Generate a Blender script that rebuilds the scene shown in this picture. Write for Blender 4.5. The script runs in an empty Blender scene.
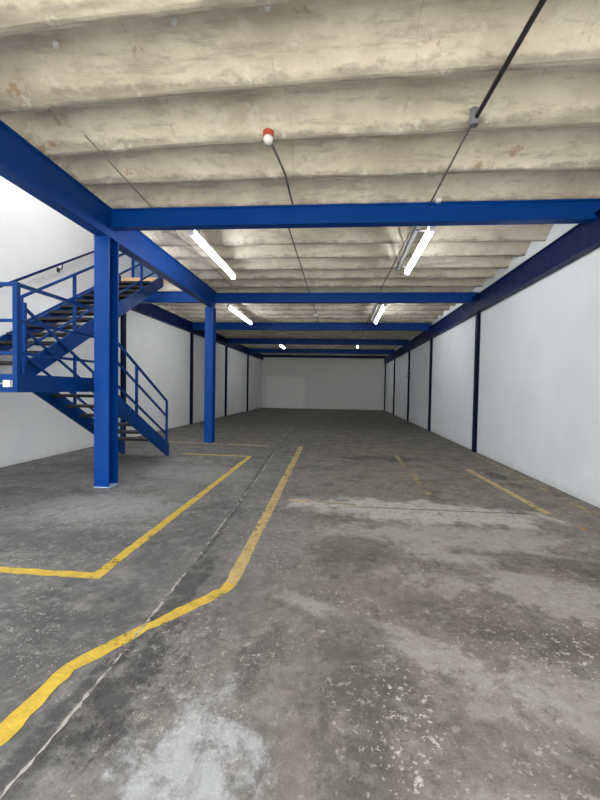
import bpy, bmesh, math, random
from mathutils import Vector, Matrix, noise
random.seed(4)
S = bpy.context.scene
C = S.collection

# ------------------------------------------------------------------ materials
class NT:
    """small wrapper for building node graphs"""
    def __init__(s, name):
        m = bpy.data.materials.new(name); m.use_nodes = True
        s.m = m; s.t = m.node_tree; s.n = s.t.nodes; s.n.clear()
        s.out = s.n.new('ShaderNodeOutputMaterial')
        s.b = s.n.new('ShaderNodeBsdfPrincipled')
        s.t.links.new(s.b.outputs[0], s.out.inputs[0])
        g = s.n.new('ShaderNodeNewGeometry'); s.P = g.outputs['Position']
        x = s.n.new('ShaderNodeSeparateXYZ'); s.t.links.new(s.P, x.inputs[0])
        s.X, s.Y, s.Z = x.outputs
    def put(s, sock, v):
        if isinstance(v, bpy.types.NodeSocket): s.t.links.new(v, sock)
        elif v is not None:
            if isinstance(v, tuple) and len(v) == 3 and sock.type == 'RGBA': v = v + (1,)
            sock.default_value = v
    def math(s, op, a, b=None, c=None, clamp=False):
        n = s.n.new('ShaderNodeMath'); n.operation = op; n.use_clamp = clamp
        for i, v in enumerate((a, b, c)):
            if v is not None: s.put(n.inputs[i], v)
        return n.outputs[0]
    def add(s, a, b): return s.math('ADD', a, b)
    def sub(s, a, b): return s.math('SUBTRACT', a, b)
    def mul(s, a, b): return s.math('MULTIPLY', a, b)
    def rng(s, v, a, b, c=0.0, d=1.0):
        n = s.n.new('ShaderNodeMapRange'); n.interpolation_type = 'SMOOTHSTEP'
        for i, q in enumerate((v, a, b, c, d)): s.put(n.inputs[i], q)
        return n.outputs[0]
    def noise(s, scale, detail=4, rough=.55, stretch=(1, 1, 1), off=(0, 0, 0), dist=0):
        mp = s.n.new('ShaderNodeMapping'); s.t.links.new(s.P, mp.inputs[0])
        mp.inputs['Scale'].default_value = stretch; mp.inputs['Location'].default_value = off
        n = s.n.new('ShaderNodeTexNoise'); s.t.links.new(mp.outputs[0], n.inputs['Vector'])
        n.inputs['Scale'].default_value = scale; n.inputs['Detail'].default_value = detail
        n.inputs['Roughness'].default_value = rough; n.inputs['Distortion'].default_value = dist
        return n.outputs[0]
    def vor(s, scale, stretch=(1, 1, 1), feature='F1'):
        mp = s.n.new('ShaderNodeMapping'); s.t.links.new(s.P, mp.inputs[0]); mp.inputs['Scale'].default_value = stretch
        n = s.n.new('ShaderNodeTexVoronoi'); n.feature = feature
        s.t.links.new(mp.outputs[0], n.inputs['Vector']); n.inputs['Scale'].default_value = scale
        return n.outputs['Distance']
    def mix(s, f, a, b, mode='MIX'):
        n = s.n.new('ShaderNodeMix'); n.data_type = 'RGBA'; n.blend_type = mode
        s.put(n.inputs[0], f); s.put(n.inputs[6], a); s.put(n.inputs[7], b)
        return n.outputs[2]
    def blob(s, cx, cy, rx, ry, nz, amt=.9, soft=.6, ang=0.0):
        dx = s.sub(s.X, cx); dy = s.sub(s.Y, cy)
        c, q = math.cos(ang), math.sin(ang)
        u = s.add(s.mul(dx, c), s.mul(dy, q)); v = s.sub(s.mul(dy, c), s.mul(dx, q))
        u = s.mul(u, 1 / rx); v = s.mul(v, 1 / ry)
        d = s.math('SQRT', s.add(s.mul(u, u), s.mul(v, v)))
        d = s.add(d, s.mul(s.sub(nz, .5), amt * 2.6))
        return s.rng(d, 1.0, 1.0 - soft)
    def seg(s, x0, y0, x1, y1, w, nz=None, amt=0.0):
        """mask along a floor segment"""
        L = math.hypot(x1 - x0, y1 - y0); ux, uy = (x1 - x0) / L, (y1 - y0) / L
        dx = s.sub(s.X, x0); dy = s.sub(s.Y, y0)
        t = s.add(s.mul(dx, ux), s.mul(dy, uy))
        d = s.math('ABSOLUTE', s.sub(s.mul(dy, ux), s.mul(dx, uy)))
        if nz is not None: d = s.add(d, s.mul(s.sub(nz, .5), amt))
        a = s.rng(d, w, w * .5)
        return s.mul(a, s.mul(s.rng(t, -.02, .02), s.rng(t, L + .02, L - .02)))
    def fin(s, col=None, rough=None, metal=0.0, bump=None, bs=.3, bd=.01, spec=None):
        if col is not None: s.put(s.b.inputs['Base Color'], col)
        if rough is not None: s.put(s.b.inputs['Roughness'], rough)
        s.b.inputs['Metallic'].default_value = metal
        if spec is not None: s.b.inputs['Specular IOR Level'].default_value = spec
        if bump is not None:
            n = s.n.new('ShaderNodeBump'); n.inputs['Strength'].default_value = bs; n.inputs['Distance'].default_value = bd
            s.put(n.inputs['Height'], bump); s.t.links.new(n.outputs[0], s.b.inputs['Normal'])
        return s.m

def mat_paint(name, col, rough=.38, var=.12, spec=None):
    k = NT(name); n = k.noise(3.0, 3); n2 = k.noise(60, 2)
    dark = tuple(c * (1 - var) for c in col); lite = tuple(min(1, c * (1 + var)) for c in col)
    return k.fin(k.mix(n, dark, lite), k.rng(n, .3, .7, rough - .05, rough + .08), bump=n2, bs=.08, bd=.002, spec=spec)

BLUE = mat_paint('blue_gloss_paint', (.0002, .044, .235), .38, spec=.17)
BLUED = mat_paint('blue_stair_paint', (.0004, .034, .165), .42, spec=.15)
NAVY = mat_paint('navy_paint', (.0006, .008, .066), .45, spec=.14)
POSTC = mat_paint('post_navy_paint', (.0006, .004, .024), .5, spec=.1)
WHITEP = mat_paint('white_plastic', (.8, .8, .78), .4, .03)
REDP = mat_paint('red_plastic', (.45, .06, .03), .45)
GREYP = mat_paint('grey_plastic', (.22, .23, .24), .5)
BLACKP = mat_paint('black_conduit', (.022, .022, .024), .5)
CONDUIT = mat_paint('grey_conduit', (.13, .12, .11), .5)
CONDUITP = mat_paint('beige_conduit', (.26, .22, .17), .6)
GALV = mat_paint('galvanised_tray', (.10, .10, .10), .6)
TREAD = mat_paint('dark_tread_steel', (.020, .017, .018), .55, spec=.25)
UPPER = mat_paint('slate_blue_sheet', (.10, .16, .27), .6)
PLATE = mat_paint('pale_grout', (.42, .62, .72), .7)

def mat_tube():
    k = NT('lit_tube'); e = k.n.new('ShaderNodeEmission'); e.inputs[0].default_value = (.93, .97, 1, 1); e.inputs[1].default_value = 16
    k.t.links.new(e.outputs[0], k.out.inputs[0]); k.n.remove(k.b); return k.m
TUBE = mat_tube()

def mat_wall(name, base, patch=False):
    k = NT(name)
    a = k.noise(.7, 4, .6); b = k.noise(9, 4, .6); c = k.noise(70, 2)
    col = k.mix(k.rng(a, .35, .7), tuple(v * .93 for v in base), base)
    col = k.mix(k.mul(k.rng(b, .55, .8), .10), col, (.55, .56, .56))
    # scuffs near the foot of the wall
    foot = k.mul(k.rng(k.add(k.Z, k.mul(k.sub(b, .5), .35)), .12, .0), .25)
    col = k.mix(foot, col, (.36, .35, .32))
    if patch:   # the older repainted rectangle on the far wall
        edge = k.mul(k.sub(k.noise(3, 3), .5), .10)
        m = k.mul(k.rng(k.add(k.X, edge), -5.65, -5.55), k.rng(k.add(k.X, edge), -2.5, -2.9))
        m = k.mul(m, k.rng(k.add(k.Z, edge), 2.52, 2.42))
        col = k.mix(k.mul(m, .9), tuple(v * .84 for v in base), base)
    return k.fin(col, .75, bump=k.add(k.mul(b, .6), k.mul(c, .3)), bs=.15, bd=.006)
WALL = mat_wall('white_wall_paint', (.80, .82, .84))
WALLL = mat_wall('white_wall_paint_left', (.80, .80, .79))
WALLF = mat_wall('white_wall_paint_far', (.86, .85, .82), True)

def mat_ceiling():
    k = NT('precast_concrete')
    a = k.noise(1.1, 5, .62, (1, 1.4, 1)); b = k.noise(5, 6, .65, (1, 2.2, 1), (4, 0, 0)); c = k.noise(38, 4, .6)
    col = k.mix(k.rng(a, .3, .70), (.58, .51, .40), (.82, .75, .61))
    col = k.mix(k.mul(k.rng(b, .50, .70), .42), col, (.42, .35, .26))
    st = k.noise(2.4, 6, .7, (.5, 3.5, 1), (0, 7, 3))
    col = k.mix(k.mul(k.rng(st, .52, .68), .5), col, (.33, .285, .235))
    # grimy lines along every rib, with shade of the recesses painted in
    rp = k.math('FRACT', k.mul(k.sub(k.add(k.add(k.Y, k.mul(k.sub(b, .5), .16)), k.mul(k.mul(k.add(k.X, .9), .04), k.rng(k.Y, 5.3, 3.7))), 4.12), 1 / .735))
    rib_dark = k.math('MAXIMUM', k.rng(rp, .90, .985), k.rng(rp, .32, .06))
    col = k.mix(k.mul(rib_dark, k.rng(st, .25, .60, .25, .75)), col, (.23, .195, .155))
    ru = k.noise(3.3, 4, .6, (1, 1, 1), (9, 3, 2))
    col = k.mix(k.mul(k.rng(ru, .66, .72), .6), col, (.36, .19, .08))
    wh = k.noise(4.3, 5, .7, (1, 1, 1), (1, 8, 5))
    col = k.mix(k.mul(k.rng(wh, .56, .68), .45), col, (.88, .84, .74))
    # hairline board joints left by the shuttering
    fx = k.math('FRACT', k.mul(k.add(k.X, k.mul(k.sub(k.noise(1.2, 2), .5), .25)), 1 / 1.17))
    j = k.mul(k.rng(k.math('ABSOLUTE', k.sub(fx, .5)), .008, .002), k.rng(b, .4, .55))
    col = k.mix(k.mul(j, .25), col, (.24, .20, .15))
    return k.fin(col, .85, bump=k.add(k.mul(b, .7), k.mul(c, .5)), bs=.6, bd=.02)
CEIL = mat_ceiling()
kk = NT('white_filler_block'); nn = kk.noise(6, 4)
FILL = kk.fin(kk.mix(kk.rng(nn, .3, .7), (.66, .66, .64), (.82, .82, .80)), .8, bump=nn, bs=.2)

def mat_floor():
    k = NT('worn_concrete_floor')
    big = k.noise(.55, 5, .6); mid = k.noise(2.2, 7, .68, off=(3, 1, 0)); fine = k.noise(14, 6, .7); grit = k.noise(90, 3, .6)
    wx = k.noise(1.3, 7, .72, off=(8, 2, 0), dist=.6)
    ws = k.noise(3.4, 8, .74, off=(1, 6, 0), dist=.5); str_ = k.noise(5, 5, .7, (1.6, .35, 1), (2, 2, 0))
    wn = k.add(k.mul(wx, .55), k.mul(ws, .45))
    lx = k.rng(k.X, -1.6, .8)
    base = k.mix(lx, (.182, .182, .180), (.232, .198, .162))
    col = k.mix(k.rng(big, .3, .7), k.mix(.35, base, (.06, .06, .06)), base)
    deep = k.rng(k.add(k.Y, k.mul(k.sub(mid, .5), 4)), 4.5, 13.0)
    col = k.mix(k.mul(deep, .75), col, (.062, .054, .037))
    def lay(m, c, a):
        nonlocal col
        col = k.mix(k.mul(m, a), col, c)
    lay(k.rng(mid, .50, .62), (.075, .072, .070), .55)
    lay(k.rng(ws, .50, .62), (.30, .29, .265), .40)
    lay(k.rng(str_, .54, .66), (.075, .072, .068), .35)
    # pale dusty areas; the first are brightened to paint in floor sheen
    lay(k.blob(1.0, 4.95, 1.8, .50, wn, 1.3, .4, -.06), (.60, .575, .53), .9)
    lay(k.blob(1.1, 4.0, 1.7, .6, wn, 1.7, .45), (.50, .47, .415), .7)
    lay(k.blob(1.7, 3.0, 1.5, .35, wn, 1.7, .45, -.25), (.48, .45, .40), .65)
    lay(k.blob(.55, 2.25, 1.0, .16, wn, 1.6, .4, -.55), (.44, .42, .37), .65)
    lay(k.blob(1.3, 1.9, .9, .30, wn, 1.7, .4, -.3), (.42, .40, .36), .55)
    lay(k.mul(k.blob(-.58, 1.45, .30, .60, wn, 1.9, .5, .1), k.rng(str_, .35, .55, .45, 1.0)), (.50, .515, .53), .85)
    lay(k.blob(.85, 1.25, .60, .38, wn, 1.6, .5), (.40, .385, .35), .55)
    lay(k.blob(-2.9, 4.6, 1.2, .75, wn, 1.3, .6), (.33, .33, .33), .65)
    lay(k.blob(-2.3, 6.6, 1.6, .8, wn, 1.5, .6), (.29, .29, .28), .5)
    lay(k.blob(-.6, 3.9, .5, 1.0, wn, 1.4, .6), (.26, .25, .24), .5)
    # tyre and oil darkening
    lay(k.blob(-1.9, 2.0, .85, .95, wn, 1.5, .5), (.065, .067, .072), .60)
    lay(k.blob(-2.6, 3.5, 1.1, .45, wn, 1.5, .5), (.070, .072, .075), .65)
    lay(k.blob(-1.5, 4.3, .5, 1.0, wn, 1.5, .5), (.080, .081, .083), .5)
    lay(k.blob(-1.04, 1.85, .13, .55, wn, 1.5, .5, -.1), (.030, .030, .033), .80)
    lay(k.blob(-1.10, 2.9, .10, .8, wn, 1.5, .5, 0), (.035, .035, .038), .75)
    lay(k.blob(-1.24, 1.5, .05, .7, wn, 1.5, .5, 0), (.040, .040, .043), .7)
    lay(k.blob(.2, 3.7, .55, .45, wn, 1.3, .6), (.085, .074, .062), .75)
    lay(k.blob(.12, 2.1, .30, .75, wn, 1.5, .5, -.1), (.085, .080, .070), .65)
    lay(k.blob(2.1, 3.5, 1.1, .22, wn, 1.4, .5, -.3), (.085, .070, .055), .75)
    lay(k.blob(.9, 2.55, .7, .16, wn, 1.5, .5, -.2), (.10, .088, .074), .55)
    lay(k.blob(.12, 1.35, .22, .45, wn, 1.5, .5), (.095, .090, .080), .65)
    lay(k.blob(2.84, 7.25, .19, .40, fine, .5, .4), (.014, .013, .012), .95)
    lay(k.blob(2.86, 6.55, .15, .25, fine, .6, .45), (.03, .028, .026), .7)
    lay(k.blob(.95, 8.7, 1.0, .45, wn, .9, .5), (.030, .024, .018), .9)
    lay(k.blob(1.2, 7.0, .9, .35, wn, 1.5, .5), (.25, .25, .23), .4)
    jd = k.math('ABSOLUTE', k.sub(k.add(k.X, k.mul(k.sub(ws, .5), .05)), k.rng(k.Y, 2.2, 10.5, -1.165, -1.58)))
    lay(k.mul(k.rng(jd, .055, .0), k.rng(wx, .36, .52)), (.030, .029, .028), .85)
    sp = k.mul(k.rng(k.noise(11, 7, .8, (1, .6, 1), (3, 3, 3)), .50, .56), k.blob(-1.02, 2.0, .30, .75, wn, 1.2, .5))
    lay(sp, (.028, .028, .030), .85)
    # flaked laitance: small sharp chips
    chip = k.rng(k.noise(17, 5, .75, off=(2, 5, 0)), .575, .62)
    chip2 = k.rng(k.noise(34, 4, .7, off=(5, 5, 0)), .60, .65)
    area = k.math('MAXIMUM', k.blob(.32, 1.75, .28, .75, wx, .8, .8), k.blob(1.6, 2.35, 1.3, .45, wx, .9, .8))
    area = k.math('MAXIMUM', area, k.blob(.9, 5.0, 1.9, .5, wx, .8, .9))
    area = k.math('MAXIMUM', area, k.mul(k.rng(wx, .46, .56), .55))
    chips = k.mul(k.math('MAXIMUM', chip, chip2), area)
    chip_shade = k.mul(k.rng(k.noise(16, 5, .75, off=(2.02, 5.03, 0)), .54, .60), area)  # brown shadow painted beside the chips
    lay(chip_shade, (.085, .072, .058), .65)
    lay(chips, (.70, .66, .58), .9)
    lay(k.rng(k.noise(26, 4, .7, off=(1, 9, 0)), .66, .70), (.040, .038, .036), .45)
    # transverse saw cut
    cut = k.math('ABSOLUTE', k.sub(k.add(k.Y, k.mul(k.X, .0)), k.add(5.02, k.mul(k.sub(mid, .5), .05))))
    lay(k.mul(k.rng(cut, .03, .01), k.mul(k.rng(k.X, 0, .3), k.rng(k.X, 2.6, 2.3))), (.05, .047, .044), .75)
    lay(k.rng(k.noise(7, 8, .78, off=(11, 3, 0)), .50, .60), (.36, .345, .315), .30)
    lay(k.rng(k.noise(6, 8, .78, off=(1, 13, 0)), .52, .62), (.070, .066, .060), .42)
    g = k.add(k.mul(fine, .55), k.mul(grit, .45))
    col = k.mix(k.rng(g, .25, .75), k.mix(.30, col, (.02, .02, .02)), k.mix(.10, col, (.6, .58, .54)))
    h = k.add(k.add(k.mul(fine, .6), k.mul(grit, .2)), k.mul(chips, .6))
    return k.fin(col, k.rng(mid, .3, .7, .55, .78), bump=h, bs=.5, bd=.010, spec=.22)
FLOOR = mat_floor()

def mat_mark(name, col, wear, thr):
    """road paint that has worn through to the slab in places"""
    k = NT(name); a = k.noise(9, 6, .72); b = k.noise(2.3, 4, .6, off=(4, 4, 0)); f = k.noise(40, 4, .65)
    c = k.mix(k.rng(a, .35, .7), tuple(v * .72 for v in col), col)
    c = k.mix(k.mul(k.rng(f, .5, .7), .30), c, (.16, .14, .10))
    m = k.add(k.add(k.mul(a, .45), k.mul(b, .35)), k.mul(f, .2))
    al = k.rng(m, thr - .03, thr + .04, 1.0 - wear, 1.0)
    k.put(k.b.inputs['Alpha'], al)
    return k.fin(c, .6, bump=f, bs=.2, bd=.003)
YEL = mat_mark('yellow_floor_paint', (.72, .49, .055), .80, .42)
YELW = mat_mark('worn_yellow_floor_paint', (.60, .44, .17), .60, .45)
YELF = mat_mark('faded_yellow_floor_paint', (.36, .28, .10), .95, .48)
ORG = mat_mark('faded_orange_floor_paint', (.42, .20, .05), .9, .47)
JOINT = mat_mark('joint_filler', (.46, .44, .40), .92, .47)
k_ = NT('outside_paving'); n_ = k_.noise(1.5, 5)
PAVE = k_.fin(k_.mix(n_, (.50, .47, .42), (.62, .59, .53)), .9)

# ------------------------------------------------------------------ mesh helpers
def obj(name, bm, m, parent=None, smooth=False):
    me = bpy.data.meshes.new(name); bmesh.ops.recalc_face_normals(bm, faces=bm.faces[:]); bm.to_mesh(me); bm.free()
    for q in (m if isinstance(m, (list, tuple)) else [m]): me.materials.append(q)
    o = bpy.data.objects.new(name, me); C.objects.link(o)
    if parent is not None:
        o.parent = parent
        o.matrix_parent_inverse = Matrix.Translation(-parent.location)
    if smooth:
        for p in me.polygons: p.use_smooth = True
    return o
def tag(o, label, cat, group=None):
    o['label'] = label; o['category'] = cat
    if group: o['group'] = group
    return o
def thing(name, label, cat, loc, group=None):
    o = bpy.data.objects.new(name, None); C.objects.link(o); o.location = loc; o.empty_display_size = .2
    return tag(o, label, cat, group)
def struct(name, bm, m, label=None):
    o = obj(name, bm, m); o['kind'] = 'structure'
    if label: o['label'] = label
    return o
def box(bm, x0, x1, y0, y1, z0, z1, bev=0):
    r = bmesh.ops.create_cube(bm, size=1)
    for v in r['verts']:
        v.co = Vector(((x0 + x1) / 2 + v.co.x * (x1 - x0), (y0 + y1) / 2 + v.co.y * (y1 - y0), (z0 + z1) / 2 + v.co.z * (z1 - z0)))
    if bev:
        es = list({e for v in r['verts'] for e in v.link_edges})
        bmesh.ops.bevel(bm, geom=es, offset=bev, segments=2, affect='EDGES', profile=.5)
def B(*a, bev=0):
    bm = bmesh.new(); box(bm, *a, bev=bev); return bm
def extrude_poly(bm, pts, vec):
    """closed prism: polygon of 3D points swept by vec"""
    a = [bm.verts.new(p) for p in pts]; b = [bm.verts.new(Vector(p) + Vector(vec)) for p in pts]
    bm.faces.new(a); bm.faces.new(b[::-1]); n = len(a)
    for i in range(n): bm.faces.new((a[i], b[i], b[(i + 1) % n], a[(i + 1) % n]))
def tube(bm, pts, r, seg=10):
    """round bar through points, with caps"""
    pts = [Vector(p) for p in pts]; rings = []
    for i, p in enumerate(pts):
        d = (pts[min(i + 1, len(pts) - 1)] - pts[max(i - 1, 0)]).normalized()
        u = d.cross(Vector((0, 0, 1)));  u = u.normalized() if u.length > 1e-3 else Vector((1, 0, 0))
        w = u.cross(d)
        rings.append([bm.verts.new(p + (u * math.cos(t) + w * math.sin(t)) * r) for t in [2 * math.pi * j / seg for j in range(seg)]])
    for a, b in zip(rings, rings[1:]):
        for j in range(seg): bm.faces.new((a[j], a[(j + 1) % seg], b[(j + 1) % seg], b[j]))
    bm.faces.new(rings[0][::-1]); bm.faces.new(rings[-1])
def lathe(bm, c, prof, seg=20):
    """profile of (radius, z) about a vertical axis"""
    rings = []
    for r, z in prof:
        rings.append([bm.verts.new((c[0] + r * math.cos(2 * math.pi * j / seg), c[1] + r * math.sin(2 * math.pi * j / seg), c[2] + z)) for j in range(seg)])
    for a, b in zip(rings, rings[1:]):
        for j in range(seg): bm.faces.new((a[j], a[(j + 1) % seg], b[(j + 1) % seg], b[j]))
    bm.faces.new(rings[0][::-1]); bm.faces.new(rings[-1])
def flat_bar(bm, a, b, w, h):
    """rectangular bar from a to b in a plane of constant x: w along x, h across"""
    a, b = Vector(a), Vector(b); d = (b - a).normalized()
    side = Vector((1, 0, 0)) if abs(d.x) < .5 else Vector((0, 1, 0))
    up = side.cross(d).normalized()
    q = [a + side * sx * w / 2 + up * sz * h / 2 for sx, sz in ((-1, -1), (1, -1), (1, 1), (-1, 1))]
    extrude_poly(bm, q, b - a)
def i_section(w, h, tf, tw):
    return [(-w/2, 0), (w/2, 0), (w/2, tf), (tw/2, tf), (tw/2, h - tf), (w/2, h - tf), (w/2, h), (-w/2, h), (-w/2, h - tf), (-tw/2, h - tf), (-tw/2, tf), (-w/2, tf)]

# ------------------------------------------------------------------ dimensions
XL, XR = -6.03, 3.45
YF, YB = -2.5, 30.1
YBEAM = [5.57, 10.3, 15.33, 20.2, 25.09]
ZB, ZT = 3.805, 4.065
ZC = 4.10
XC = -3.465

# ------------------------------------------------------------------ shell
bm = bmesh.new()
N = 40
box(bm, XL - .3, XR + .3, YF, YB + .3, -.2, 0)
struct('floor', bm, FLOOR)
struct('wall_right', B(XR, XR + .2, YF, YB + .2, -.01, 7.2), WALL)
struct('wall_left', B(XL - .2, XL, YF, YB + .2, -.01, 7.2), WALLL)
struct('wall_far', B(XL, XR, YB, YB + .2, -.01, 7.2), WALLF)
bm = bmesh.new()          # roof high above; unseen opening added over the stairwell to light the left wall
for a in ((XL - .2, XL + .15, YF, YB + .2), (XC + .3, XR + .2, YF, YB + .2), (XL + .15, XC + .3, YF, 2.6), (XL + .15, XC + .3, 7.6, YB + .2)): box(bm, a[0], a[1], a[2], a[3], 7.2, 7.4)
struct('ceiling_upper', bm, WALLL)

# precast ribbed slab: shuttered pans between narrow ribs
P = .735
RIB0 = 4.12
def yprof(y):
    """height above the rib soffit at y, looking along the room"""
    t = ((y - RIB0) / P) % 1.0
    return t
PROF = [(0.0, 0.0), (.045, .002), (.075, .10), (.12, .215), (.22, .240), (.36, .248), (.52, .246), (.57, .232), (.70, .160), (.84, .085), (.93, .034), (.965, .006)]
def slab(name, x0, x1, xa, xb, y0, y1, fill):
    """x0..x1 whole width, pans occupy xa..xb; one object"""
    bm = bmesh.new(); xs = [x0]
    if xa > x0 + .01: xs.append(xa)
    ramp = [.0, .04, .10, .20]
    xs += [xa + r for r in ramp if xa + r not in xs]
    n = int((xb - xa - .4) / .17)
    xs += [xa + .2 + (xb - xa - .4) * i / n for i in range(1, n)]
    xs += [xb - r for r in (ramp[::-1] if not fill else [.12, 0])]
    if xb < x1 - .01: xs += [xb + .004, x1]
    ys = []
    k0 = math.floor((y0 - RIB0) / P) - 1
    k = k0
    while True:
        base = RIB0 + k * P
        if base > y1: break
        for t, d in PROF:
            y = base + t * P
            if y0 <= y <= y1: ys.append((y, d, k, t))
        k += 1
    ys = [(y0, 0, 0, 0)] + ys + [(y1, 0, 0, 0)]
    grid = []
    for x in xs:
        row = []
        e = min(x - xa, xb - x)
        f = 0 if e < 0 else (1 if xb - x < .25 and fill else min(1, (e / .2)) ** .6)
        if fill and x >= xb - 1e-6 and x < x1: f = 1 if x <= xb + 1e-6 else 0
        for (y, d, k, t) in ys:
            sk = (-.045 * (x + .4) + .006 * (x + .4) ** 2) * max(0, min(1, (5.3 - y) / 1.6)) * min(1, max(0, y - y0))
            w = noise.noise(Vector((x * .9, k * 3.1, 0))) * .016 + noise.noise(Vector((x * 4, k * 5.3, 2))) * .006
            s = noise.noise(Vector((x * .5, k * 7.7, 5))) * .018
            dd = d * f if e >= -1e-6 else (min(d, .035) if fill else 0)
            zz = ZC + dd * (1 + s * 3) + (noise.noise(Vector((x * 2.5, y * 3, 1))) * .008)
            row.append(bm.verts.new((x, min(max(y + w + sk, y0), y1), zz)))
        grid.append(row)
    for i in range(len(xs) - 1):
        for j in range(len(ys) - 1):
            fc = bm.faces.new((grid[i][j], grid[i + 1][j], grid[i + 1][j + 1], grid[i][j + 1]))
            if fill and xs[i] >= xb and ys[j][1] > .02: fc.material_index = 1
    # top and sides
    T = 4.46
    a = [bm.verts.new(q) for q in ((x0, y0, T), (x1, y0, T), (x1, y1, T), (x0, y1, T))]
    bm.faces.new(a)
    bm.faces.new([a[0], a[1]] + [r[0] for r in grid[::-1]])
    bm.faces.new([a[3], a[2]] + [r[-1] for r in grid[::-1]])
    bm.faces.new([a[0], a[3]] + grid[0][::-1]); bm.faces.new([a[1], a[2]] + grid[-1][::-1])
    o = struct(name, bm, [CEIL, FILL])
    return o
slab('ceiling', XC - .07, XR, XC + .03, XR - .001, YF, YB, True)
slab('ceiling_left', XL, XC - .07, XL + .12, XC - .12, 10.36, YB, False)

# ------------------------------------------------------------------ steel
def beam_x(name_label, y, x0, x1, z0, z1, mat=BLUE, w=.15, ends=True):
    sec = i_section(w, z1 - z0, .022, w - .05)
    t = thing('steel_beam', name_label, 'beam', ((x0 + x1) / 2, y, z0), 'cross beams under the concrete ceiling')
    bm = bmesh.new(); extrude_poly(bm, [(x0, y + a, z0 + b) for a, b in sec], (x1 - x0, 0, 0)); obj('beam_body', bm, mat, t)
    if ends:
        for x, s in ((x0, 1), (x1, -1)):
            obj('end_plate', B(min(x, x + s * .015), max(x, x + s * .015), y - w/2 - .012, y + w/2 + .012, z0 - .012, z1 - .004), mat, t)
    return t
def beam_y(label, x, y0, y1, z0, z1, mat, w=.20, web=.10, stiff=()):
    t = thing('steel_beam', label, 'beam', (x, (y0 + y1) / 2, z0), 'lengthwise steel beams')
    bm = bmesh.new(); extrude_poly(bm, [(x + a, y0, z0 + b) for a, b in i_section(w, z1 - z0, .026, web)], (0, y1 - y0, 0)); obj('beam_body', bm, mat, t)
    for y in stiff: obj('stiffener', B(x - w/2 + .008, x + w/2 - .008, y - .006, y + .006, z0 + .027, z1 - .027), mat, t)
    return t
beam_y('long blue steel beam on the left carried by two free-standing columns', XC, YF, 10.42, 3.665, 4.095, BLUE, .19, .15)
beam_y('dark blue steel beam running the whole length of the right wall under the concrete ceiling', 3.378, YF, YB, 3.475, 3.895, NAVY, .135, .09)
beam_y('dark blue steel beam along the left wall beyond the staircase', -5.955, 10.52, YB, 3.69, 4.095, NAVY, .13, .09)
x0, x1 = XC + .096, 3.44
lab = ['nearest cross beam of blue steel, meeting the column beside the stair landing',
       'second blue cross beam from the front, at the far free-standing column',
       'third blue cross beam from the front, with lamp glow on its face',
       'fourth blue cross beam from the front, shadowed in the deep of the hall',
       'fifth blue cross beam from the front, next before the far wall beam']
for i, y in enumerate(YBEAM):
    if i == 0: beam_x(lab[i], y, x0, x1, ZB, ZT)
    elif i == 1:
        beam_x(lab[i], y, x0, x1, ZB - .04, ZT - .05)
        beam_x('short blue beam joining the second column to the left wall under the stair head', y, XL + .003, XC - .096, ZB - .03, ZT - .01)
    else: beam_x(lab[i], y, -5.885, x1, ZB, ZT + .02)
beam_x('thin dark blue beam across the top of the far wall', YB - .09, -5.885, x1, 3.93, 4.09, NAVY)

def column(label, x, y, top, mat=BLUE, w=.225, d=.25, plate=True):
    """H section, flanges across the room, web along it"""
    t = thing('steel_column', label, 'column', (x, y, 0), 'free-standing blue columns')
    tf = .018
    pts = [(-w/2, -d/2), (w/2, -d/2), (w/2, -d/2 + tf), (.007, -d/2 + tf), (.007, d/2 - tf), (w/2, d/2 - tf), (w/2, d/2), (-w/2, d/2), (-w/2, d/2 - tf), (-.007, d/2 - tf), (-.007, -d/2 + tf), (-w/2, -d/2 + tf)]
    z0 = .012
    bm = bmesh.new(); extrude_poly(bm, [(x + a, y + b, z0) for a, b in pts], (0, 0, top - z0 - .014)); obj('shaft', bm, mat, t)
    bm = B(x - w/2 - .004, x + w/2 + .004, y - d/2 - .004, y + d/2 + .004, 0, .012); o = obj('base_plate', bm, PLATE if plate else mat, t)
    if plate: o['label'] = 'pale foot plate'
    obj('cap_plate', B(x - w/2 - .008, x + w/2 + .008, y - d/2 - .008, y + d/2 + .008, top - .014, top), mat, t)
    return t
column('bright blue steel column standing at the corner of the stair landing', XC, 5.575, 3.664)
column('blue free-standing steel column beyond the foot of the stairs', XC - .05, 10.40, 3.664, plate=False)

def wall_column(label, x0, x1, y, top, w=.15):
    t = thing('wall_post', label, 'column', ((x0 + x1) / 2, y, 0), 'posts along the left wall' if x0 < 0 else 'posts along the right wall')
    bm = bmesh.new()
    s = 1 if x0 < 0 else -1                   # towards the room
    xi, xo = (x0, x1) if s > 0 else (x1, x0)
    # channel: two flanges and a web face
    pts = [(xi, y - w/2), (xo, y - w/2), (xo, y + w/2), (xi, y + w/2), (xi, y + w/2 - .02), (xo - s*.02, y + w/2 - .02), (xo - s*.02, y - w/2 + .02), (xi, y - w/2 + .02)]
    extrude_poly(bm, [(a, b, .008) for a, b in pts], (0, 0, top - .008)); obj('channel', bm, POSTC, t)
    obj('foot_plate', B(x0, x1, y - w/2 - .02, y + w/2 + .02, 0, .008), NAVY, t)
    return t
rl = ['navy steel post on the right wall at the second cross beam, nearest of that wall',
      'navy post on the right wall at the third cross beam',
      'navy post on the right wall beside the small pipe bracket',
      'thin navy post on the right wall between the bracket and the far corner',
      'dark post standing in the far right corner of the hall']
for l, y in zip(rl, (10.12, 15.1, 19.75, 24.9, 29.9)): wall_column(l, XR - .075, XR - .001, y, 3.474)
ll = ['navy post on the left wall seen through the stair rails', 'navy post on the left wall, first one left of the far free-standing column',
      'navy post on the left wall just right of the far free-standing column', 'thin navy post on the left wall nearest the far corner']
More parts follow.
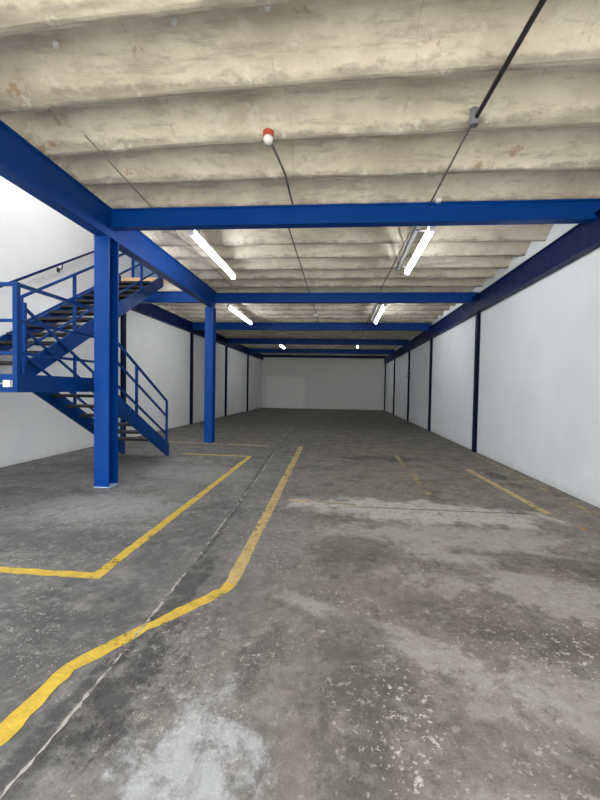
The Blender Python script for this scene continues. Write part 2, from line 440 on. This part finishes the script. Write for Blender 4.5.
for l, y in zip(ll, (10.42, 15.45, 20.3, 25.2)): wall_column(l, XL + .001, XL + .085, y, 3.688 if y > 10.6 else 3.74)

# ------------------------------------------------------------------ staircase
st = thing('staircase', 'blue steel two-flight staircase with open treads and landing by the left wall', 'staircase', (-4.8, 6.0, 0))
XA, XM, XW = -3.70, -4.75, -5.96      # outer side, middle, wall side
YL0, YL1 = 4.22, 5.50                 # landing
LZ0, LZ1 = 1.405, 1.615
def part(name, bm, m=BLUED, parent=st): return obj(name, bm, m, parent)
# landing: fascia channels and deck
part('landing_fascia', B(XA - .05, XA, YL0, 5.64, LZ0, LZ1), BLUED)
part('landing_fascia', B(XW, XA - .051, YL0, YL0 + .05, LZ0, LZ1), BLUED)
part('landing_fascia', B(XW, XA - .051, YL1 - .05, YL1, LZ0, LZ1 - .01), BLUED)
part('landing_deck', B(XW, XA - .052, YL0 + .051, YL1 - .051, LZ1 - .05, LZ1 - .012), TREAD)
# flights
def up_top(y): return 2.76 + .572 * (y - 7.2)          # upper flight, top edge of stringer
def lo_top(y): return .30 - .545 * (y - 8.2)           # lower flight, top edge of stringer
def stringer(x, t, f, y0, y1, depth, zmin=None):
    pts = [(y0, f(y0)), (y1, f(y1)), (y1, f(y1) - depth), (y0, f(y0) - depth)]
    if zmin is not None:
        # trim the foot on the floor
        s = (f(y1) - f(y0)) / (y1 - y0); yb = y0 + (zmin - (f(y0) - depth)) / s
        pts = [(y0, f(y0)), (y1, f(y1)), (y1, zmin), (yb, zmin), (y0, f(y0) - depth)]
    bm = bmesh.new(); extrude_poly(bm, [(x, a, b) for a, b in pts], (t, 0, 0)); return part('stringer', bm)
stringer(XA - .045, .045, lo_top, 5.66, 8.27, .29, 0.0)
stringer(XM + .005, .04, lo_top, YL1, 8.27, .29, 0.0)
stringer(XM - .05, .04, up_top, YL1, 10.22, .31)
stringer(XW - .02, .04, up_top, YL1, 10.22, .31)
n = 13; run = (10.22 - YL1) / (n + 1)
def tread(xa, xb, yc, z, w=.28):
    bm = bmesh.new()
    box(bm, xa, xb, yc - w/2, yc + w/2, z - .006, z)
    box(bm, xa, xb, yc - w/2, yc - w/2 + .006, z - .045, z - .006)
    box(bm, xa, xb, yc + w/2 - .006, yc + w/2, z - .045, z - .006)
    return part('tread', bm, TREAD)
for i in range(1, n + 1):
    y = YL1 + run * (i - .5); tread(XW + .022, XM - .052, y, up_top(y) - .04)
n2 = 7; run2 = (8.25 - YL1) / 8
for i in range(1, n2 + 1):
    y = YL1 + run2 * (i - .0); tread(XM + .047, XA - .047, y, lo_top(y) - .05)
# posts and rails
def post(x, y, z0, z1, w=.045): part('post', B(x - w/2, x + w/2, y - w/2, y + w/2, z0, z1))
def rail(a, b, w=.03, h=.042):
    bm = bmesh.new(); flat_bar(bm, a, b, w, h); part('handrail', bm)
zr = (2.65, 2.235, 1.86)
xr = XA - .025
post(xr, YL0 + .025, LZ1, 2.672, .055)
for i, z in enumerate(zr):
    rail((xr, YL0 + .05, z), (xr, 5.70, z), .03, .042 if i == 0 else .034)
    rail((XW, YL0 + .025, z), (xr - .03, YL0 + .025, z), .03, .042 if i == 0 else .034)
for x in (xr, XM + .025):
    if x != xr: post(x, YL1 + .03, 1.64, lo_top(YL1) + .95)
    for y in ((6.93, 8.2) if x == xr else (6.65, 8.2)): post(x, y, lo_top(y) - .01, lo_top(y) + .885, .04)
    for i, o in enumerate((.89, .56, .17)):
        ya = 5.80 if x == xr else YL1 + .02
        rail((x, ya, lo_top(ya) + o), (x, 8.21, lo_top(8.21) + o), .03, .042 if i == 0 else .034)
x = XM - .03
for y in (YL1 + .03, 6.72, 7.9, 9.1, 10.15): post(x, y, up_top(y) - .01, up_top(y) + .99, .045)
for i, o in enumerate((1.0, .60, .20)):
    rail((x, YL1 + .01, up_top(YL1 + .01) + o), (x, 10.2, up_top(10.2) + o), .03, .042 if i == 0 else .034)

# handrail on the wall above the upper flight
def wz(y): return 3.25 + .578 * (y - 6.5)
wr = thing('wall_handrail', 'dark blue handrail sloping up the left wall on brackets above the stairs', 'handrail', (-5.93, 7.5, wz(7.5)))
bm = bmesh.new(); tube(bm, [(-5.93, 5.1, wz(5.1)), (-5.93, 10.5, wz(10.5))], .024, 12); obj('rail', bm, NAVY, wr, True)
for y in (5.6, 7.95, 10.3):
    bm = bmesh.new(); tube(bm, [(-5.93, y, wz(y) - .02), (-5.93, y, wz(y) - .09), (-5.95, y, wz(y) - .13), (-6.02, y, wz(y) - .14)], .013, 8)
    box(bm, -6.029, -6.018, y - .04, y + .04, wz(y) - .19, wz(y) - .09)
    obj('bracket', bm, BLACKP, wr)

# upstairs partition and stair-head strip
t = thing('partition_panel', 'slate blue sheet partition on the upper floor behind the stair head', 'partition', (-4.8, 10.9, 4.46))
obj('sheet', B(XL + .01, XC - .1, 10.9, 10.94, 4.46, 6.6), UPPER, t)
for x in (-5.97, -5.2, -4.4, -3.62): obj('stud', B(x - .03, x + .03, 10.86, 10.899, 4.46, 6.6), BLUED, t)
o = tag(obj('lit_slab_edge', B(XL + .07, -4.42, 10.31, 10.355, 4.33, 4.455), mat_paint('warm_lit_edge', (.62, .40, .22), .7, .3)),  # warm light on the slab edge, painted as an orange strip
        'pale orange strip painted for the lit slab edge at the top of the stairs', 'slab edge')

# ------------------------------------------------------------------ lamps
def lamp(label, x, ya, yb, z, tray=0.0, w=.05):
    t = thing('fluorescent_lamp', label, 'lamp', (x, (ya + yb) / 2, z), 'lit tubes under the ceiling')
    bm = bmesh.new()
    pts = [(-w, .0), (w, .0), (w * .7, .045), (-w * .7, .045)]
    extrude_poly(bm, [(x + a, ya, z + b) for a, b in pts], (0, yb - ya, 0)); obj('housing', bm, WHITEP, t)
    bm = bmesh.new(); tube(bm, [(x, ya + .03, z - .042), (x, yb - .03, z - .042)], .040, 14); o = obj('tube', bm, TUBE, t, True); o['label'] = 'glowing white tube'
    for y in (ya, yb - .03): obj('end_cap', B(x - .045, x + .045, y, y + .03, z - .085, z), WHITEP, t)
    for y in (ya + .35, yb - .35):
        bm = bmesh.new(); tube(bm, [(x, y, z + .04), (x, y, ZC + .02)], .006, 6); obj('hanger', bm, GREYP, t)
    if tray:
        bm = bmesh.new(); xx = x + tray
        extrude_poly(bm, [(xx - .028, ya - .05, z + .02), (xx + .028, ya - .05, z + .02), (xx + .028, ya - .05, z + .07), (xx + .022, ya - .05, z + .07), (xx + .022, ya - .05, z + .027), (xx - .022, ya - .05, z + .027), (xx - .022, ya - .05, z + .07), (xx - .028, ya - .05, z + .07)], (0, yb - ya + .1, 0))
        box(bm, min(xx, x), max(xx, x), ya + .2, ya + .24, z + .008, z + .02); box(bm, min(xx, x), max(xx, x), yb - .24, yb - .2, z + .008, z + .02)
        o = obj('cable_tray', bm, GALV, t); o['label'] = 'grey metal tray beside the tube'
lamp('lit tube lamp on the left just behind the nearest cross beam', -2.28, 5.80, 8.2, 3.88)
lamp('lit tube lamp with a grey tray on the right just behind the nearest cross beam', 1.29, 5.80, 7.95, 3.88, -.19)
lamp('lit tube lamp on the left between the second and third cross beams', -3.24, 11.1, 14.0, 3.88)
lamp('lit tube lamp on the right between the second and third cross beams', 1.20, 11.0, 13.75, 3.88, -.17)
lamp('small far lit tube lamp on the left before the fifth cross beam', -3.22, 20.7, 22.4, 3.88)
lamp('small far lit tube lamp on the right before the fifth cross beam', .93, 20.7, 21.4, 3.86)

lamp('added tube lamp out of view on the left behind the fifth cross beam', -1.9, 25.4, 26.5, 4.03)  # this lamp and the next are unseen, added to brighten the far wall
lamp('added tube lamp out of view on the right behind the fifth cross beam', 1.1, 25.4, 26.5, 4.03)
# ------------------------------------------------------------------ conduits and fittings
def pipe(name, label, pts, r, mat, cat='conduit', clips=()):
    t = thing(name, label, cat, pts[0], 'conduits on the ceiling')
    bm = bmesh.new(); tube(bm, pts, r, 10); obj('pipe', bm, mat, t, True)
    for (x, y, z) in clips: obj('clip', B(x - .03, x + .03, y - .012, y + .012, z - r - .002, ZC), GALV, t)
zc = 4.07
pipe('conduit', 'thick black conduit from the front edge of the ceiling to the round box', [(1.30, -2.4, zc), (1.285, 2.6, zc), (1.225, 3.83, zc)], .021, BLACKP, clips=[(1.29, 1.1, zc)])
pipe('conduit', 'thin grey conduit running from the round box past the right-hand lamps', [(1.215, 3.96, zc), (1.19, 5.48, zc + .002), (1.12, 5.7, zc + .004), (1.0, 10.1, zc + .004), (1.0, 19.5, zc + .004)], .011, CONDUIT)
pipe('conduit', 'grey conduit leading from the white lamp holder down the middle of the ceiling', [(-.77, 4.05, zc), (-.70, 4.7, zc), (-.70, 5.5, zc + .002), (-.86, 6.2, zc + .004), (-.84, 14.5, zc + .004), (-.84, 19.8, zc + .004)], .013, CONDUIT)
pipe('conduit', 'thin grey conduit slanting across the left part of the ceiling', [(-2.66, 3.9, zc), (-2.74, 5.48, zc + .002), (-2.75, 8.2, zc + .004), (-2.8, 16.5, zc + .004)], .009, CONDUITP)
t = thing('junction_box', 'round grey junction box where the black conduit ends', 'junction box', (1.22, 3.89, ZC - .06))
bm = bmesh.new(); lathe(bm, (1.22, 3.89, ZC - .075), [(.038, 0), (.042, .006), (.042, .10), (.038, .15)]); obj('box_body', bm, GREYP, t)
bm = bmesh.new(); lathe(bm, (1.22, 3.89, ZC - .082), [(.03, 0), (.04, .0065)]); obj('lid', bm, GALV, t)
t = thing('ceiling_sensor', 'white ceiling sensor on a red base at the start of the middle conduit', 'sensor', (-.77, 3.99, ZC - .03))
bm = bmesh.new(); lathe(bm, (-.77, 4.0, ZC - .045), [(.050, 0), (.055, .01), (.055, .05), (.05, .055)]); o = obj('base', bm, REDP, t); o['label'] = 'red round base'
bm = bmesh.new(); lathe(bm, (-.77, 4.0, ZC - .12), [(.020, 0), (.038, .012), (.050, .035), (.050, .06), (.044, .0755)]); o = obj('dome', bm, WHITEP, t, True); o['label'] = 'white dome'
t = thing('junction_box', 'small pale ceiling box on the middle conduit beyond the second cross beam', 'junction box', (-.84, 13.3, 4.03))
bm = bmesh.new(); lathe(bm, (-.84, 13.3, 3.985), [(.06, 0), (.075, .01), (.075, .068)]); obj('box_body', bm, WHITEP, t)
tag(obj('cable_clip', B(1.24, 1.31, 5.43, 5.485, 4.045, 4.088), WHITEP), 'small white cable clip on top of the nearest cross beam', 'clip')
for (x, y, l) in ((-.58, 2.91, 'white plastic plug in the ceiling at the top edge of the photo'), (-1.32, 2.98, 'pale plug in the first ceiling pan, middle of three'), (-2.38, 3.12, 'pale plug in the first ceiling pan, nearest the left beam')):
    bm = bmesh.new(); zt = ZC + .205
    lathe(bm, (x, y, zt - .035), [(.012, 0), (.020, .006), (.020, .022), (.026, .024), (.026, .04)]); tag(obj('ceiling_plug', bm, WHITEP), l, 'plug', 'plugs in the first ceiling pan')

# power box on the landing fascia
yb = YL0
yb -= .004
t = thing('socket_box', 'white electrical box mounted on the front face of the stair landing', 'electrical box', (-3.78, yb, 1.5))
obj('box_body', B(-3.83, -3.745, yb - .05, yb, 1.465, 1.545, bev=.006), WHITEP, t)
obj('cover', B(-3.815, -3.76, yb - .058, yb - .05, 1.48, 1.53, bev=.003), WHITEP, t)
bm = bmesh.new(); tube(bm, [(-4.9, yb - .02, 1.505), (-3.832, yb - .02, 1.505)], .010, 8); o = obj('conduit', bm, GREYP, t)

# small pipe bracket on the right wall
t = thing('pipe_bracket', 'small dark pipe bracket on the right wall beside the third post', 'bracket', (XR, 19.3, 2.25))
bm = bmesh.new(); tube(bm, [(XR - .002, 19.4, 2.34), (XR - .16, 19.4, 2.34), (XR - .16, 19.4, 2.42)], .014, 8); obj('hook', bm, BLACKP, t)
bm = bmesh.new(); tube(bm, [(XR - .002, 19.4, 2.18), (XR - .22, 19.4, 2.18)], .014, 8); tube(bm, [(XR - .10, 19.4, 2.19), (XR - .10, 19.4, 2.32)], .01, 6); obj('arm', bm, BLACKP, t)

# ------------------------------------------------------------------ floor markings
def ribbon(pts, w, jitter=.006, step=.06, z=.0022, th=.0018):
    """painted stripe following a polyline, mitred, with an uneven brushed edge"""
    P_ = [Vector((a[0], a[1])) for a in pts]; ws = [a[2] if len(a) > 2 else w for a in pts]
    nor = []
    for i in range(len(P_)):
        d1 = (P_[i] - P_[i - 1]).normalized() if i > 0 else None
        d2 = (P_[i + 1] - P_[i]).normalized() if i < len(P_) - 1 else None
        if d1 is None: n = Vector((-d2.y, d2.x))
        elif d2 is None: n = Vector((-d1.y, d1.x))
        else:
            n1, n2_ = Vector((-d1.y, d1.x)), Vector((-d2.y, d2.x)); n = (n1 + n2_).normalized(); n = n / max(.35, n.dot(n1))
        nor.append(n)
    L, R = [], []
    for i in range(len(P_) - 1):
        m = max(1, int((P_[i + 1] - P_[i]).length / step))
        for j in range(m + (1 if i == len(P_) - 2 else 0)):
            t = j / m; c = P_[i].lerp(P_[i + 1], t)
            n = nor[i].lerp(nor[i + 1], t) if (t < .02 or t > .98) else Vector((-(P_[i+1] - P_[i]).normalized().y, (P_[i+1] - P_[i]).normalized().x))
            ww = ws[i] * (1 - t) + ws[i + 1] * t
            L.append(c + n * (ww / 2 + random.uniform(-jitter, jitter))); R.append(c - n * (ww / 2 + random.uniform(-jitter, jitter)))
    bm = bmesh.new()
    lt = [bm.verts.new((p.x, p.y, z)) for p in L]; rt = [bm.verts.new((p.x, p.y, z)) for p in R]
    for i in range(len(lt) - 1): bm.faces.new((lt[i], rt[i], rt[i + 1], lt[i + 1]))
    return bm
def mark(label, pts, w, mat, **k):
    return tag(obj('floor_marking', ribbon(pts, w, **k), mat), label, 'painted line', 'painted lines on the floor')
mark('bright yellow floor line bending left across the floor in the left foreground', [(-1.60, .9, .105), (-1.41, 1.50, .10), (-1.40, 1.92, .082), (-1.22, 2.22, .10), (-1.17, 2.30, .075), (-1.02, 2.50, .10), (-.82, 2.80, .095), (-.80, 2.90, .09)], .1, YEL, jitter=.009, z=.0026)
mark('long worn yellow line running straight up the middle of the floor', [(-.80, 2.88, .10), (-.84, 5.0, .11), (-.965, 10.1, .115)], .1, YELW)
mark('yellow line with two corners that marks a bay beside the blue column', [(-4.6, 2.80), (-2.7, 2.905), (-1.88, 2.90), (-1.90, 5.2), (-1.93, 8.42), (-3.5, 8.52)], .092, YEL)
mark('short yellow tick to the right of the long middle line', [(-.66, 5.2), (-.36, 5.18)], .075, YELW)
mark('faded yellow tick crossing the pale dusty patch of floor', [(-.30, 5.18), (.25, 5.1)], .06, YELF)
mark('faded yellow line on the floor between middle and right wall', [(1.33, 9.3), (1.34, 5.75)], .10, YELF)
mark('yellow line on the floor beside the round oil stain near the right wall', [(2.50, 7.75), (2.62, 5.05)], .10, YELW)
mark('faded orange band on the floor at the right edge near the wall', [(2.70, 4.55), (3.05, 4.44)], .10, ORG)
mark('faint yellow line running along the foot of the right wall', [(3.28, 9.8), (3.2, 4.7)], .08, YELF)
mark('thin yellow cross line on the floor at the far free-standing column', [(-4.6, 10.28), (-1.83, 10.05)], .09, YELW)
mark('faint yellow cross line beyond the far free-standing column', [(-4.9, 12.6), (-2.2, 12.45)], .09, YELF)
mark('pale cross line on the floor in the deep of the hall, right of the middle', [(.3, 9.9), (2.9, 9.8)], .08, YELF)
struct('trim_1', ribbon([(-1.25, .6), (-1.195, 1.29), (-1.19, 1.53), (-1.185, 1.85), (-1.19, 2.31), (-1.22, 3.4), (-1.26, 4.33), (-1.32, 6.2), (-1.45, 8.4), (-1.60, 10.5), (-1.9, 16)], .015, jitter=.008, step=.03, z=.0040), JOINT, 'filled joint in the floor slab')

# ------------------------------------------------------------------ outside, light, camera
struct('ground', B(-30, 30, -40, YF - .001, -.25, -.02), PAVE)
w = bpy.data.worlds.new('World'); S.world = w; w.use_nodes = True
bg = w.node_tree.nodes['Background']; bg.inputs[0].default_value = (.94, .965, 1, 1); bg.inputs[1].default_value = 3.1
sun = bpy.data.lights.new('sun', 'SUN'); sun.energy = 4.0; sun.angle = .01; sun.color = (1, .95, .86)
so = bpy.data.objects.new('sun', sun); C.objects.link(so)
so.rotation_euler = Vector((1.15, -.12, -1)).to_track_quat('-Z', 'Y').to_euler()

f, cx, cy = 391.058, 307.548, 400.884
yaw, pitch, roll = .0808, .0298, .0173
cam = bpy.data.cameras.new('camera'); co = bpy.data.objects.new('camera', cam); C.objects.link(co)
cam.sensor_fit = 'VERTICAL'; cam.sensor_height = 24; cam.lens = f / 800 * 24
cam.shift_x = (300 - cx) / 800; cam.shift_y = (cy - 400) / 800
cam.clip_start = .05; cam.clip_end = 200
c_, s_ = math.cos(yaw), math.sin(yaw); cp, sp = math.cos(pitch), math.sin(pitch)
R0 = Vector((c_, s_, 0)); F = Vector((-s_ * cp, c_ * cp, -sp)); U0 = Vector((-s_ * sp, c_ * sp, cp))
cr, sr = math.cos(roll), math.sin(roll)
R1 = R0 * cr + U0 * sr; U1 = U0 * cr - R0 * sr
M = Matrix((R1, U1, -F)).transposed().to_4x4(); M.translation = Vector((0, 0, 1.5)); co.matrix_world = M
S.camera = co
S.view_settings.view_transform = 'Standard'; S.view_settings.look = 'None'
S.view_settings.exposure = 1.25; S.view_settings.gamma = 1; S.view_settings.use_curve_mapping = False
